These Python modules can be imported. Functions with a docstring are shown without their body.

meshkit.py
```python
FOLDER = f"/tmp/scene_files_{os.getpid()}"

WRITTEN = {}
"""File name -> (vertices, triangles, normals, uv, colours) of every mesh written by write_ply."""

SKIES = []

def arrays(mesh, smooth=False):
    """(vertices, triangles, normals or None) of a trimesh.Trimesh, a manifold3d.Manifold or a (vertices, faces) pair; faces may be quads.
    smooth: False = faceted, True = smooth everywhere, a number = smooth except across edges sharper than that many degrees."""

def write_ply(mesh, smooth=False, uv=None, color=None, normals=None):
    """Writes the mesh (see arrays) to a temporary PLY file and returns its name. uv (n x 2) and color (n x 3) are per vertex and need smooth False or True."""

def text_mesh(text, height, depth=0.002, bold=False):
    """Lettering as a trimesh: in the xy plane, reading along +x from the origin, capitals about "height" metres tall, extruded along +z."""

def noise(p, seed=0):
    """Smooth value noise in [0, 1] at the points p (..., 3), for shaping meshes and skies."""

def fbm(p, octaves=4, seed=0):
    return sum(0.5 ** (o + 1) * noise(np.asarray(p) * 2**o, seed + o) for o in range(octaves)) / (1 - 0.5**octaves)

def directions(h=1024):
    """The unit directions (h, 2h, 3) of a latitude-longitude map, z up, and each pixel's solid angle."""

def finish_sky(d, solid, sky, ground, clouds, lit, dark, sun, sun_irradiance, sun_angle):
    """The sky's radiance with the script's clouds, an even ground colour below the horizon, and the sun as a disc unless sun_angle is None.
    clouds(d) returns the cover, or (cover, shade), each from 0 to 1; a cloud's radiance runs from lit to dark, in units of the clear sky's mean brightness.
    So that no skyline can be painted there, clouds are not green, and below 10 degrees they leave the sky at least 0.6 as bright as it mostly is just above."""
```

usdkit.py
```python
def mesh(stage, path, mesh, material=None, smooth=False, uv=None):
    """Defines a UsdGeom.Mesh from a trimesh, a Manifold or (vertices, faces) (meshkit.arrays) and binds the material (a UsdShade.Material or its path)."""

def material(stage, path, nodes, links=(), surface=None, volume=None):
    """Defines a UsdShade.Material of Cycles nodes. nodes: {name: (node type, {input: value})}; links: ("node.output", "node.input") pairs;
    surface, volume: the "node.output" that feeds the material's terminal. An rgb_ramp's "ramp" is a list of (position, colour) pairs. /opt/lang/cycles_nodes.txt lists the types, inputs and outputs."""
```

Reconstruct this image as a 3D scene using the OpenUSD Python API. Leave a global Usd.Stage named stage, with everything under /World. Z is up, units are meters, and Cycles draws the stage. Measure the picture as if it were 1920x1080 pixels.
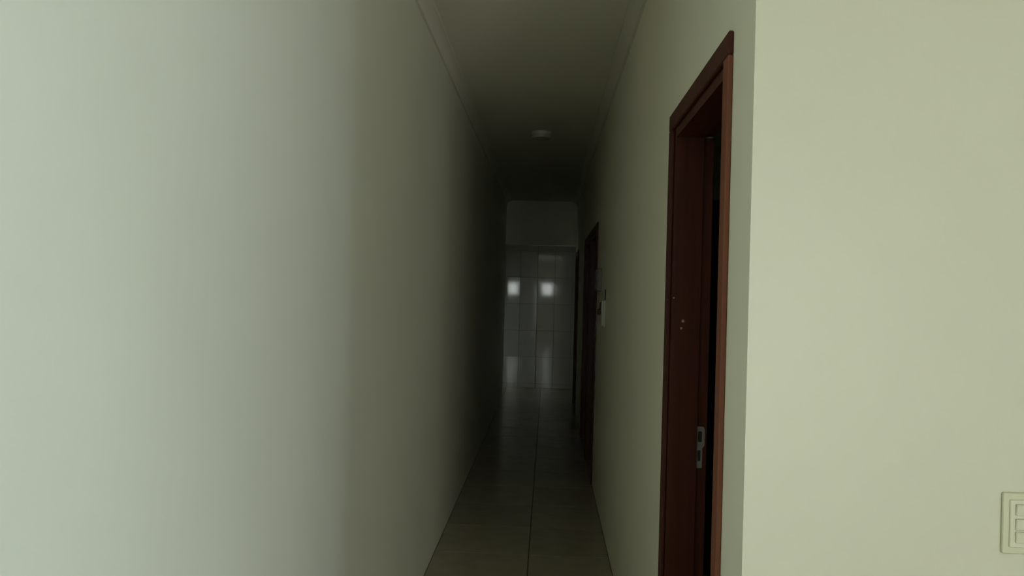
import math, random
import numpy as np, trimesh, manifold3d as m3
from shapely.geometry import Polygon, Point, box as sbox
from pxr import Usd, UsdGeom, UsdLux, UsdShade, Gf, Sdf
import usdkit, meshkit

random.seed(7); rng = np.random.default_rng(7)
stage = Usd.Stage.CreateInMemory()
UsdGeom.SetStageUpAxis(stage, UsdGeom.Tokens.z); UsdGeom.SetStageMetersPerUnit(stage, 1.0)
UsdGeom.Xform.Define(stage, '/World'); UsdGeom.Scope.Define(stage, '/World/Looks')

# ------------------------------------------------------------------ camera, sky, daylight, exposure
F = 1500.0                        # focal length in pixels of a 1920 wide picture
HC = 1.52                         # eye height; the corridor runs along +y, the camera stands at x = y = 0
EXPOSURE = 0.0
yw = np.array([67.0, 12.0, F]); yw /= np.linalg.norm(yw)            # corridor axis as (right, down, forward)
zw = np.array([0.0270, -0.99964, 0.0]); zw[2] = -(zw[:2] @ yw[:2]) / yw[2]; zw /= np.linalg.norm(zw)
xw = np.cross(yw, zw)
W = np.stack([xw, yw, zw])        # rows: world axes in camera terms; columns: camera axes in world terms
right, down, fwd = W[:, 0], W[:, 1], W[:, 2]
cam = UsdGeom.Camera.Define(stage, '/World/camera')
cam.AddTransformOp().Set(Gf.Matrix4d(*right, 0, *(-down), 0, *(-fwd), 0, 0.0, 0.0, HC, 1))
cam.CreateHorizontalApertureAttr(36.0); cam.CreateVerticalApertureAttr(20.25)
cam.CreateFocalLengthAttr(36.0 * F / 1920); cam.CreateClippingRangeAttr(Gf.Vec2f(0.02, 200))
cam.CreateExposureAttr(EXPOSURE)

dome = UsdLux.DomeLight.Define(stage, '/World/sky')
dome.CreateIntensityAttr(1.0); dome.CreateColorAttr(Gf.Vec3f(0.80, 0.90, 1.0))

def daylight(name, centre, w, h, toward, intensity, colour):
    """The overcast daylight that stands in a window opening: a rectangle just outside the pane, shining in."""
    l = UsdLux.RectLight.Define(stage, '/World/' + name)
    l.CreateWidthAttr(w); l.CreateHeightAttr(h); l.CreateIntensityAttr(intensity); l.CreateColorAttr(Gf.Vec3f(*colour))
    z = -np.array(toward, float); z /= np.linalg.norm(z); up = np.array([0, 0, 1.0]); x = np.cross(up, z); x /= np.linalg.norm(x); y = np.cross(z, x)
    l.AddTransformOp().Set(Gf.Matrix4d(*x, 0, *y, 0, *z, 0, *centre, 1))

# room sizes
L, R, H = -0.622, 0.395, 2.86     # corridor walls, ceiling
YF = 1.593                        # wall that faces the camera
YB, XR = -8.1, 4.0                # back and right walls of the living room
YE, YK = 11.65, 12.95             # corridor end, tiled kitchen wall
T = 0.12
KX0, KX1 = -2.2, 1.9
COOL = (0.78, 1.0, 1.28); WARM = (1.0, 1.0, 0.95)
# unseen windows, placed and powered to fit the light: wall, extent along the wall, sill, head, strength and colour of the daylight in them
WINDOWS = [('side', -3.4, -1.4, 0.2, 1.9, 14.5, COOL), ('back', 2.4, 3.8, 0.2, 2.0, 44.0, WARM), ('back', 1.0, 2.2, 0.2, 2.0, 11.0, WARM), ('back', -0.27, 0.23, 1.46, 2.02, 12.0, WARM), ('kitchen', 12.05, 12.80, 0.2, 0.9, 1.3, WARM)]
for i, (w, a0, a1, z0, z1, power, colour) in enumerate(WINDOWS):
    m_, zm = (a0 + a1)/2, (z0 + z1)/2
    at, to = {'side': ((XR + 0.09, m_, zm), (-1, 0, 0)), 'left': ((L - 0.09, m_, zm), (1, 0, 0)), 'back': ((m_, YB - 0.09, zm), (0, 1, 0)), 'kitchen': ((KX0 - 0.09, m_, zm), (1, 0, 0))}[w]
    daylight(f'daylight_{i + 1}', at, a1 - a0, z1 - z0, to, power, colour)
def openings(wall): return [w[1:5] for w in WINDOWS if w[0] == wall]

# ------------------------------------------------------------------ materials
M = {}
def mat(name, nodes, links, surface='p.BSDF'):
    M[name] = usdkit.material(stage, '/World/Looks/' + name, nodes, links, surface=surface)
def paint(name, c, rough=0.45, mottle=0.03, bump=0.02):
    a = [v * (1 - mottle) for v in c]; b = [v * (1 + mottle) for v in c]
    mat(name, {'g': ('geometry', {}), 'n': ('noise_texture', {'scale': 1.3, 'detail': 3.0}), 'r': ('rgb_ramp', {'ramp': [(0.3, a), (0.7, b)]}),
               'f': ('noise_texture', {'scale': 60.0, 'detail': 2.0}), 'b': ('bump', {'strength': bump, 'distance': 0.01}),
               'p': ('principled_bsdf', {'roughness': rough, 'specular_ior_level': 0.35})},
        [('g.position', 'n.vector'), ('g.position', 'f.vector'), ('n.fac', 'r.fac'), ('r.color', 'p.base_color'), ('f.fac', 'b.height'), ('b.normal', 'p.normal')])
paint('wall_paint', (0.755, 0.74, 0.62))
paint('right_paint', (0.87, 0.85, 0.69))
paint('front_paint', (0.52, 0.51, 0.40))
paint('ceiling_paint', (0.70, 0.67, 0.56), rough=0.7)
def tile_mat(name, c, rough, spec, mottle=0.05):
    mat(name, {'g': ('geometry', {}), 'n': ('noise_texture', {'scale': 9.0, 'detail': 4.0}), 'r': ('rgb_ramp', {'ramp': [(0.3, [v*(1-mottle) for v in c]), (0.7, [v*(1+mottle) for v in c])]}),
               'p': ('principled_bsdf', {'roughness': rough, 'specular_ior_level': spec})}, [('g.position', 'n.vector'), ('n.fac', 'r.fac'), ('r.color', 'p.base_color')])
for k, s in enumerate((0.96, 1.0, 1.04)):
    tile_mat(f'floor_tile_{k}', [s*v for v in (0.36, 0.325, 0.245)], 0.155, 0.32, 0.07)
for k, s in enumerate((0.98, 1.0, 1.02)):
    tile_mat(f'wall_tile_{k}', [s*v for v in (0.46, 0.445, 0.40)], 0.05, 0.36, 0.02)
mat('grout', {'p': ('principled_bsdf', {'base_color': (0.10, 0.085, 0.06), 'roughness': 0.9})}, [])
mat('wall_grout', {'p': ('principled_bsdf', {'base_color': (0.28, 0.27, 0.24), 'roughness': 0.9})}, [])
def wood(name, a, b, rough):
    mat(name, {'g': ('geometry', {}), 'm': ('mapping', {'scale': (26.0, 26.0, 1.6)}), 'n': ('noise_texture', {'scale': 1.5, 'detail': 5.0, 'distortion': 0.6}),
               'r': ('rgb_ramp', {'ramp': [(0.25, a), (0.75, b)]}), 'b': ('bump', {'strength': 0.05, 'distance': 0.004}),
               'p': ('principled_bsdf', {'roughness': rough, 'specular_ior_level': 0.28})},
        [('g.position', 'm.vector'), ('m.vector', 'n.vector'), ('n.fac', 'r.fac'), ('r.color', 'p.base_color'), ('n.fac', 'b.height'), ('b.normal', 'p.normal')])
wood('mahogany', (0.048, 0.0095, 0.0040), (0.080, 0.018, 0.008), 0.42)
wood('lit_mahogany', (0.16, 0.050, 0.026), (0.24, 0.085, 0.046), 0.40)  # same mahogany, lightened to paint in the light on the near casing
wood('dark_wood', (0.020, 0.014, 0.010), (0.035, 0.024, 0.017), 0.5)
mat('filler', {'p': ('principled_bsdf', {'base_color': (0.36, 0.26, 0.19), 'roughness': 0.7})}, [])
mat('steel', {'p': ('principled_bsdf', {'base_color': (0.24, 0.225, 0.19), 'metallic': 0.3, 'roughness': 0.5})}, [])
mat('hole_shade', {'p': ('principled_bsdf', {'base_color': (0.02, 0.018, 0.015), 'roughness': 0.8})}, [])
mat('white_plastic', {'p': ('principled_bsdf', {'base_color': (0.58, 0.57, 0.50), 'roughness': 0.35})}, [])
mat('grey_plastic', {'p': ('principled_bsdf', {'base_color': (0.20, 0.195, 0.18), 'roughness': 0.45})}, [])
mat('black_plastic', {'p': ('principled_bsdf', {'base_color': (0.02, 0.02, 0.02), 'roughness': 0.4})}, [])
mat('cream_plastic', {'p': ('principled_bsdf', {'base_color': (0.49, 0.485, 0.335), 'roughness': 0.35})}, [])
mat('cream_button', {'p': ('principled_bsdf', {'base_color': (0.53, 0.52, 0.385), 'roughness': 0.35})}, [])
mat('opal_glass', {'p': ('principled_bsdf', {'base_color': (0.45, 0.43, 0.38), 'roughness': 0.4})}, [])
mat('aluminium', {'p': ('principled_bsdf', {'base_color': (0.75, 0.75, 0.74), 'metallic': 0.6, 'roughness': 0.4})}, [])
mat('pane_glass', {'t': ('transparent_bsdf', {'color': (0.95, 0.97, 0.96)}), 'g': ('glossy_bsdf', {'roughness': 0.02}), 'f': ('fresnel', {'IOR': 1.45}), 'x': ('mix_closure', {})},
    [('f.fac', 'x.fac'), ('t.BSDF', 'x.closure1'), ('g.BSDF', 'x.closure2')], surface='x.closure')

# ------------------------------------------------------------------ helpers
used = {}
def numbered(path):
    n = used.get(path, 0); used[path] = n + 1
    return path if n == 0 else f'{path}_{n:03d}'
def P(o): return '/World' if o is None else str(o.GetPath())
def props(p, label=None, cat=None, group=None, kind=None):
    for k, v in (('label', label), ('category', cat), ('group', group), ('kind', kind)):
        if v: p.SetCustomDataByKey(k, v)
    return p
def obj(name, mesh, m, parent=None, smooth=30, **kw):
    p = usdkit.mesh(stage, numbered(P(parent) + '/' + name), mesh, M[m], smooth=smooth).GetPrim()
    return props(p, **kw)
def thing(name, loc=(0, 0, 0), **kw):
    x = UsdGeom.Xform.Define(stage, numbered('/World/' + name)); x.AddTranslateOp().Set(Gf.Vec3d(*loc))
    return props(x.GetPrim(), **kw)
def tm(man):
    a = man.to_mesh(); return trimesh.Trimesh(np.asarray(a.vert_properties)[:, :3], np.asarray(a.tri_verts), process=False)
def bx(x0, x1, y0, y1, z0, z1):
    b = trimesh.creation.box((x1-x0, y1-y0, z1-z0)); b.apply_translation(((x0+x1)/2, (y0+y1)/2, (z0+z1)/2)); return b
def cbx(x0, x1, y0, y1, z0, z1, c=0.002):
    """A box with chamfered edges."""
    pts = []
    for sx in (0, 1):
        for sy in (0, 1):
            for sz in (0, 1):
                p = np.array([(x0, x1)[sx], (y0, y1)[sy], (z0, z1)[sz]]); d = c * (1 - 2*np.array([sx, sy, sz]))
                for k in range(3):
                    q = p + d; q[k] = p[k]; pts.append(q)
    return tm(m3.Manifold.hull_points(np.array(pts)))
def cat(*ms): return trimesh.util.concatenate(list(ms))
def lathe(profile, n=48, at=(0, 0, 0)):
    m = trimesh.creation.revolve(np.array(profile, float), sections=n); m.apply_translation(at); return m
def extrude(poly, h): return cat(*[trimesh.creation.extrude_polygon(g, h) for g in getattr(poly, 'geoms', [poly])])
def remap(mesh, o, u, v, w):
    """Takes a mesh drawn in (u, v, w) to the world with those axes at o."""
    A = np.eye(4); A[:3, 0], A[:3, 1], A[:3, 2], A[:3, 3] = u, v, w, o
    mesh.apply_transform(A); return mesh
def wall_boxes(lo, hi, zlo, zhi, holes):
    """Rectangles (a0, a1, z0, z1) that cover a wall with rectangular holes."""
    out, a = [], lo
    for h0, h1, b0, b1 in sorted(holes):
        out.append((a, h0, zlo, zhi))
        if b0 > zlo + 1e-6: out.append((h0, h1, zlo, b0))
        if b1 < zhi - 1e-6: out.append((h0, h1, b1, zhi))
        a = h1
    out.append((a, hi, zlo, zhi)); return out

# ------------------------------------------------------------------ doors of the right corridor wall
JT, CW, CP = 0.035, 0.053, 0.012          # jamb thickness, casing width and projection
ZS = 2.03                                   # underside of the head jamb
DOORS = [(1.86, 2.555), (6.54, 7.44), (7.65, 8.545), (10.49, 11.29)]
holes = [(a - JT, b + JT, 0.0, ZS + JT) for a, b in DOORS]

# ------------------------------------------------------------------ the shell
S = dict(kind='structure')
fl = thing('floor', kind='structure')
obj('screed', cat(bx(L-0.6, XR+0.2, YB-0.3, YE, -0.12, -0.004), bx(KX0-0.2, KX1+0.2, YE, YK+0.2, -0.12, -0.004)), 'grout', fl, smooth=False)
J, TP = 0.006, 0.5515
def floor_tiles(xs, ys, joined=False):
    ms = []
    for x0, x1 in xs:
        for ya, yb in ys:
            t = cbx(x0 + J/2, x1 - J/2, ya + J/2, yb - J/2, -0.010, rng.uniform(-0.0004, 0.0), 0.0012)
            if joined: ms.append(t)
            else: obj('tile', t, f'floor_tile_{rng.integers(3)}', fl, smooth=False)
    if joined: obj('tile_field', cat(*ms), 'floor_tile_1', fl, smooth=False, kind='stuff')
def grid(lo, hi, origin, pitch):
    a = origin + math.floor((lo - origin) / pitch) * pitch; out = []
    while a < hi - 1e-6:
        s, e = max(a, lo), min(a + pitch, hi)
        if e - s > 0.03: out.append((s, e))
        a += pitch
    return out
GX, GY = -0.0705, 7.43
floor_tiles(grid(L, R, GX, TP), grid(YF, YE, GY, TP))
floor_tiles(grid(KX0, KX1, GX, TP), grid(YE, YK, GY, TP))
floor_tiles(grid(L, XR, GX, TP), grid(YB, YF, GY, TP), joined=True)
floor_tiles(grid(R + T, 2.6, GX, TP), grid(YF + T, 5.0, GY, TP), joined=True)
obj('doorway_sill', cat(*[cbx(R, R + T, a, b, -0.010, 0.0, 0.001) for a, b in DOORS]), 'floor_tile_0', fl, smooth=False)

obj('ceiling', cat(bx(L-0.2, XR+0.2, YB-0.2, YE, H, H+0.12), bx(KX0-0.2, KX1+0.2, YE, YK+0.2, H, H+0.12)), 'ceiling_paint', smooth=False, **S)
obj('wall_left', cat(*[bx(L-T, L, *r) for r in wall_boxes(YB-T, YE, 0, H, openings('left'))]), 'wall_paint', smooth=False, **S)
rw = [bx(R, R+T, *r) for r in wall_boxes(YF+T, YE, 0, H, holes)]
rw.append(extrude(Polygon([(R, YF), (R+T, YF+T), (R, YF+T)]), H))          # mitred at the corner with the wall facing the camera
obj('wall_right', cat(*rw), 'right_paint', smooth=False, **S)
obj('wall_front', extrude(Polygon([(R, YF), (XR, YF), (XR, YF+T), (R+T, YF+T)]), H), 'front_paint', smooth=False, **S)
obj('wall_side', cat(*[bx(XR, XR+T, *r) for r in wall_boxes(YB-T, YF+T, 0, H, openings('side'))]), 'wall_paint', smooth=False, **S)
obj('wall_back', cat(*[bx(a, b, YB-T, YB, c, d) for a, b, c, d in wall_boxes(L, XR, 0, H, openings('back'))]), 'wall_paint', smooth=False, **S)
ZL, TL = 2.225, 0.15                      # lintel at the corridor's end
obj('lintel', cbx(L, R, YE-TL, YE, ZL, H, 0.003), 'wall_paint', **S)
# kitchen shell
obj('wall_kitchen_left', cat(*[bx(KX0-T, KX0, *r) for r in wall_boxes(YE-T, YK+T, 0, H, openings('kitchen'))]), 'wall_paint', smooth=False, **S)
obj('wall_kitchen_right', bx(KX1, KX1+T, YE-T, YK+T, 0, H), 'wall_paint', smooth=False, **S)
obj('wall_kitchen_near', cat(bx(KX0, L-T, YE-T, YE, 0, H), bx(R+T, KX1, YE-T, YE, 0, H)), 'wall_paint', smooth=False, **S)
# closed rooms behind the doors, so that no light comes from there
obj('wall_bedroom', cat(bx(R+T, 2.7, 5.0, 5.0+T, 0, H), bx(2.6, 2.6+T, YF+T, 5.0, 0, H)), 'wall_paint', smooth=False, **S)

# tiled kitchen wall: grout bed and single tiles
wk = thing('wall_end', kind='structure')
obj('grout_bed', bx(KX0, KX1, YK+0.006, YK+T, 0, H), 'wall_grout', wk, smooth=False)
TW, TH, JW = 0.28, 0.43, 0.004
for x0, x1 in grid(KX0, KX1, -0.45, TW):
    for za, zb in grid(0.0, H, 1.79, TH):
        t = cbx(x0+JW/2, x1-JW/2, YK, YK+0.010, za+JW/2, zb-JW/2, 0.0012)
        c = np.array([(x0+x1)/2, YK, (za+zb)/2])
        yaw, pit = rng.normal(0, 0.0006), rng.normal(0, 0.0006)
        if -0.75 < c[0] < -0.45 and (1.3 < c[2] < 1.8 or c[2] < 0.5): yaw = 0.0345; pit = 0  # tilt added so these tiles throw back the rear window as a glint
        if -0.17 < c[0] < 0.11: yaw = pit = 0
        if -0.45 < c[0] < -0.17: yaw -= 0.021  # column turned away so that its reflection stays dark
        v = t.vertices - c
        v[:, 1] += math.tan(yaw) * v[:, 0] + math.tan(pit) * v[:, 2]
        t.vertices = v + c
        obj('tile', t, f'wall_tile_{rng.integers(3)}', wk, smooth=False)

# cornices where the corridor walls meet the ceiling
def cornice(side, x):
    s = 1 if side == 'l' else -1
    arc = [(x + s*(0.062 - 0.050*math.cos(t)), H - 0.054 + 0.042*math.sin(t)) for t in np.linspace(0, math.pi/2, 9)]
    poly = Polygon([(x, H), (x, H-0.054)] + arc + [(x + s*0.062, H)])
    m = extrude(poly.buffer(0), YE - TL - YF); return remap(m, (0, YF, 0), (1, 0, 0), (0, 0, 1), (0, 1, 0))
def fixwind(m):
    if m.volume < 0: m.invert()
    return m
obj('trim_1', fixwind(cornice('l', L)), 'ceiling_paint', **S)
obj('trim_2', fixwind(cornice('r', R)), 'ceiling_paint', **S)

# windows
def window(name, plane, along, w):
    """A framed window in a wall; along = 'y' (wall in x = plane) or 'x'."""
    a0, a1, z0, z1 = w; t = thing(name, kind='structure'); d0, d1 = plane
    def b(a, b_, c, d, e0=d0, e1=d1):
        return cbx(e0, e1, a, b_, c, d) if along == 'y' else cbx(a, b_, e0, e1, c, d)
    fw = 0.04; n = max(1, round((a1-a0)/0.9)); mid = (d0+d1)/2
    obj('window_frame', cat(b(a0, a1, z0, z0+fw), b(a0, a1, z1-fw, z1), b(a0, a0+fw, z0+fw, z1-fw), b(a1-fw, a1, z0+fw, z1-fw)), 'aluminium', t)
    for k in range(1, n):
        c = a0 + (a1-a0)*k/n; obj('mullion', b(c-fw/2, c+fw/2, z0+fw, z1-fw), 'aluminium', t)
    for k in range(n):
        p0 = a0 + (a1-a0)*k/n + (fw if k == 0 else fw/2); p1 = a0 + (a1-a0)*(k+1)/n - (fw if k == n-1 else fw/2)
        obj('pane', b(p0, p1, z0+fw, z1-fw, mid-0.002, mid+0.002), 'pane_glass', t, smooth=False)
for i, w in enumerate(WINDOWS):
    plane = {'side': (XR+0.03, XR+0.07), 'left': (L-0.07, L-0.03), 'back': (YB-0.07, YB-0.03), 'kitchen': (KX0-0.07, KX0-0.03)}[w[0]]
    window(f'window_{i + 1}', plane, 'x' if w[0] == 'back' else 'y', w[1:5])

# ------------------------------------------------------------------ doors
RB = 0.088                                   # rebate: the leaf sits on the room side
def jamb_post(y, s):
    """Jamb whose rebated face looks along s (+1: toward +y); y is the clear face."""
    o = y - s*JT
    prof = [(R, y), (R+RB, y), (R+RB, y - s*0.010), (R+T, y - s*0.010), (R+T, o), (R, o)]
    return fixwind(extrude(Polygon(prof), ZS))
def head_jamb(a, b):
    prof = [(R, ZS), (R+RB, ZS), (R+RB, ZS+0.010), (R+T, ZS+0.010), (R+T, ZS+JT), (R, ZS+JT)]
    return fixwind(remap(extrude(Polygon(prof), b-a+2*JT), (0, a-JT, 0), (1, 0, 0), (0, 0, 1), (0, 1, 0)))
def door(n, a, b, is_open):
    d = thing(f'door_{n}', kind='structure')
    obj('jamb', jamb_post(a, 1), 'mahogany', d, smooth=False); obj('jamb', jamb_post(b, -1), 'mahogany', d, smooth=False)
    obj('head_jamb', head_jamb(a, b), 'mahogany', d, smooth=False)
    r = 0.030                                # casing starts this far back from the clear opening
    x0, x1 = R - CP, R; cm = 'lit_mahogany' if is_open else 'mahogany'  # near casing of the open door takes the lit copy
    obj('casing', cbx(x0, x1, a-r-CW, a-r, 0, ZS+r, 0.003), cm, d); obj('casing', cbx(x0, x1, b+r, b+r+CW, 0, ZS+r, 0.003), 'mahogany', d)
    obj('head_casing', cbx(x0, x1, a-r-CW, b+r+CW, ZS+r, ZS+r+CW, 0.003), 'mahogany', d)
    lw = b - a + 0.014
    if is_open:                              # leaf swung into the room about the near jamb
        m = cbx(0.002, lw, 0, 0.035, 0.006, ZS+0.006, 0.002)
        ang = math.radians(-4); c, s = math.cos(ang), math.sin(ang)
        leaf = obj('leaf', remap(m, (R+T+0.004, a-0.046, 0), (c, s, 0), (-s, c, 0), (0, 0, 1)), 'mahogany', d)
    else:
        leaf = obj('leaf', cbx(R+RB, R+RB+0.032, a-0.007, b+0.007, 0.006, ZS+0.006, 0.002), 'mahogany', d)
        yh = b - 0.06
        hd = cat(cbx(R+RB-0.006, R+RB, yh-0.018, yh+0.018, 0.94, 1.12, 0.002), cbx(R+RB-0.040, R+RB-0.006, yh-0.008, yh+0.008, 1.042, 1.058, 0.002),
                 cbx(R+RB-0.052, R+RB-0.038, yh-0.115, yh+0.010, 1.040, 1.060, 0.004))
        obj('handle', hd, 'steel', leaf, label='steel lever handle')
    return d
for i, (a, b) in enumerate(DOORS): d = door(i+1, a, b, i == 0); D1 = d if i == 0 else D1

# strike plate let into the far jamb of the near doorway (drawn as x, z; a lip on the upper half)
yj = DOORS[0][1] + 0.010
w0, w1, zb, zt = R+0.0855, R+0.1070, 0.983, 1.114
outline = Polygon([(w0, zb), (w1, zb), (w1, zb+0.062), (w1+0.0065, zb+0.072), (w1+0.0065, zt-0.008), (w1+0.002, zt), (w0, zt)]).buffer(-0.002).buffer(0.002)
latch = sbox(w0+0.0075, zb+0.082, w1-0.002, zb+0.116).buffer(-0.003).buffer(0.003); bolt = sbox(w0+0.0070, zb+0.022, w1-0.005, zb+0.056)
def flat(poly, y, t):   # extruded toward -y from y
    return fixwind(remap(extrude(poly, t), (0, y, 0), (1, 0, 0), (0, 0, 1), (0, -1, 0)))
sp = obj('strike_plate', flat(outline.difference(latch).difference(bolt), yj, 0.0022), 'steel', D1, smooth=False, label='worn steel strike plate with two openings')
obj('mortise_shade', flat(latch.buffer(0.001).union(bolt.buffer(0.001)), yj, 0.0004), 'hole_shade', sp, smooth=False)  # black sheet on the jamb paints the dark inside both holes
for z in (zb+0.010, zb+0.070, zt-0.008):
    obj('screw', remap(trimesh.creation.cylinder(0.003, 0.0016, sections=12), ((w0+w1)/2, yj-0.003, z), (1, 0, 0), (0, 0, -1), (0, 1, 0)), 'steel', sp)
for x, z, rr in ((R+0.035, 1.447, 0.0050), (R+0.030, 1.424, 0.0042), (R+0.0045, 1.52, 0.003)):
    obj('nail_plug', remap(lathe([(0, 0), (rr, 0), (rr*0.8, 0.0012), (0, 0.0016)], 14), (x, DOORS[0][1], z), (1, 0, 0), (0, 0, 1), (0, -1, 0)), 'filler', D1, label='small pale filler plug')

# ------------------------------------------------------------------ things
# dark tall cabinet standing in the room behind the open doorway
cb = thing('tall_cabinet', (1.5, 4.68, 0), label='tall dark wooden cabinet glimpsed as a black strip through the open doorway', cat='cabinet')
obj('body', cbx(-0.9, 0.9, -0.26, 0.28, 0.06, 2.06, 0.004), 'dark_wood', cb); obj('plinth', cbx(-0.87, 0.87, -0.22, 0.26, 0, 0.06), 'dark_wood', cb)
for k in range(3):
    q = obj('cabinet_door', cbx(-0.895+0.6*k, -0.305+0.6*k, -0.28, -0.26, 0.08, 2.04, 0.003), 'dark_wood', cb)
    obj('knob', remap(lathe([(0, 0), (0.006, 0), (0.006, 0.012), (0.013, 0.018), (0.011, 0.026), (0, 0.028)], 16), (-0.36+0.6*k, -0.28, 1.05), (1, 0, 0), (0, 0, 1), (0, -1, 0)), 'black_plastic', q)

# ceiling lamp
cl = thing('ceiling_lamp', (-0.088, 6.62, H), label='small round white unlit ceiling lamp in the middle of the dark corridor', cat='ceiling lamp')
obj('base', lathe([(0, 0), (0.087, 0), (0.087, -0.020), (0.082, -0.022), (0, -0.022)][::-1]), 'white_plastic', cl)
obj('diffuser', lathe([(0, -0.022), (0.082, -0.022), (0.084, -0.044), (0.080, -0.051), (0.070, -0.055), (0, -0.056)][::-1]), 'opal_glass', cl)
obj('trim_ring', lathe([(0.083, -0.018), (0.0885, -0.018), (0.0885, -0.025), (0.083, -0.025), (0.083, -0.018)][::-1]), 'white_plastic', cl)

# wall phone and breaker box on the right wall, seen almost edge-on
ic = thing('wall_intercom', (R, 5.44, 1.31), label='white wall intercom seen edge-on on the right corridor wall before the second doorframe', cat='intercom')
obj('base', cbx(-0.014, 0, 0, 0.095, 0, 0.18, 0.003), 'white_plastic', ic)
obj('front_cover', cbx(-0.027, -0.014, 0.002, 0.093, 0.004, 0.176, 0.004), 'white_plastic', ic)
obj('black_strip', cbx(-0.006, 0, 0.030, 0.050, 0.18, 0.255, 0.002), 'black_plastic', ic, label='short black strip running up the wall')  # flat black strip above the base
hs = cat(cbx(-0.030, 0, 0.16, 0.20, 0.10, 0.165, 0.006), cbx(-0.046, -0.022, 0.155, 0.205, 0.075, 0.120, 0.008))
obj('black_block', cat(hs, cbx(-0.020, -0.004, 0.09, 0.165, 0.12, 0.145, 0.003)), 'black_plastic', ic, label='black block beside the intercom base')  # plain black block on the far side of the base
bb = thing('breaker_box', (R, 5.91, 1.555), label='grey plastic breaker box on the right corridor wall against the second doorframe', cat='breaker box')
obj('body', cbx(-0.030, 0, 0, 0.30, 0, 0.165, 0.004), 'grey_plastic', bb)
cv = obj('cover', cbx(-0.036, -0.030, 0.012, 0.288, 0.010, 0.155, 0.002), 'grey_plastic', bb)
obj('latch', cbx(-0.040, -0.036, 0.262, 0.280, 0.07, 0.095, 0.001), 'black_plastic', cv)

# light switch on the wall that faces the camera
sw = thing('light_switch', (0.925, YF, 1.103), label='cream light switch plate on the bright wall right of the corridor', cat='light switch')
def plate(w, h, d, y, r=0.004, c=0.002):
    pts = []
    for yy, k in ((0, 0), (-(d-c), 0), (-d, c)):
        for t in np.linspace(0, 2*math.pi, 33)[:-1]:
            cx = (w/2 - r) * (1 if math.cos(t) >= 0 else -1); cz = (h/2 - r) * (1 if math.sin(t) >= 0 else -1)
            pts.append((cx + (r-k)*math.cos(t), y + yy, cz + (r-k)*math.sin(t)))
    return tm(m3.Manifold.hull_points(np.array(pts)))
obj('plate', plate(0.075, 0.118, 0.006, 0), 'cream_plastic', sw)
obj('bezel', plate(0.050, 0.092, 0.003, -0.006, 0.003, 0.0015), 'cream_button', sw)
for z in (0.027, -0.001, -0.026):
    m = plate(0.034, 0.022, 0.004, -0.009, 0.002, 0.0015); m.apply_translation((0.002, 0, z)); m.apply_transform(trimesh.transformations.rotation_matrix(0.10, (1, 0, 0), (0, -0.009, z)))
    obj('rocker', m, 'cream_button', sw)
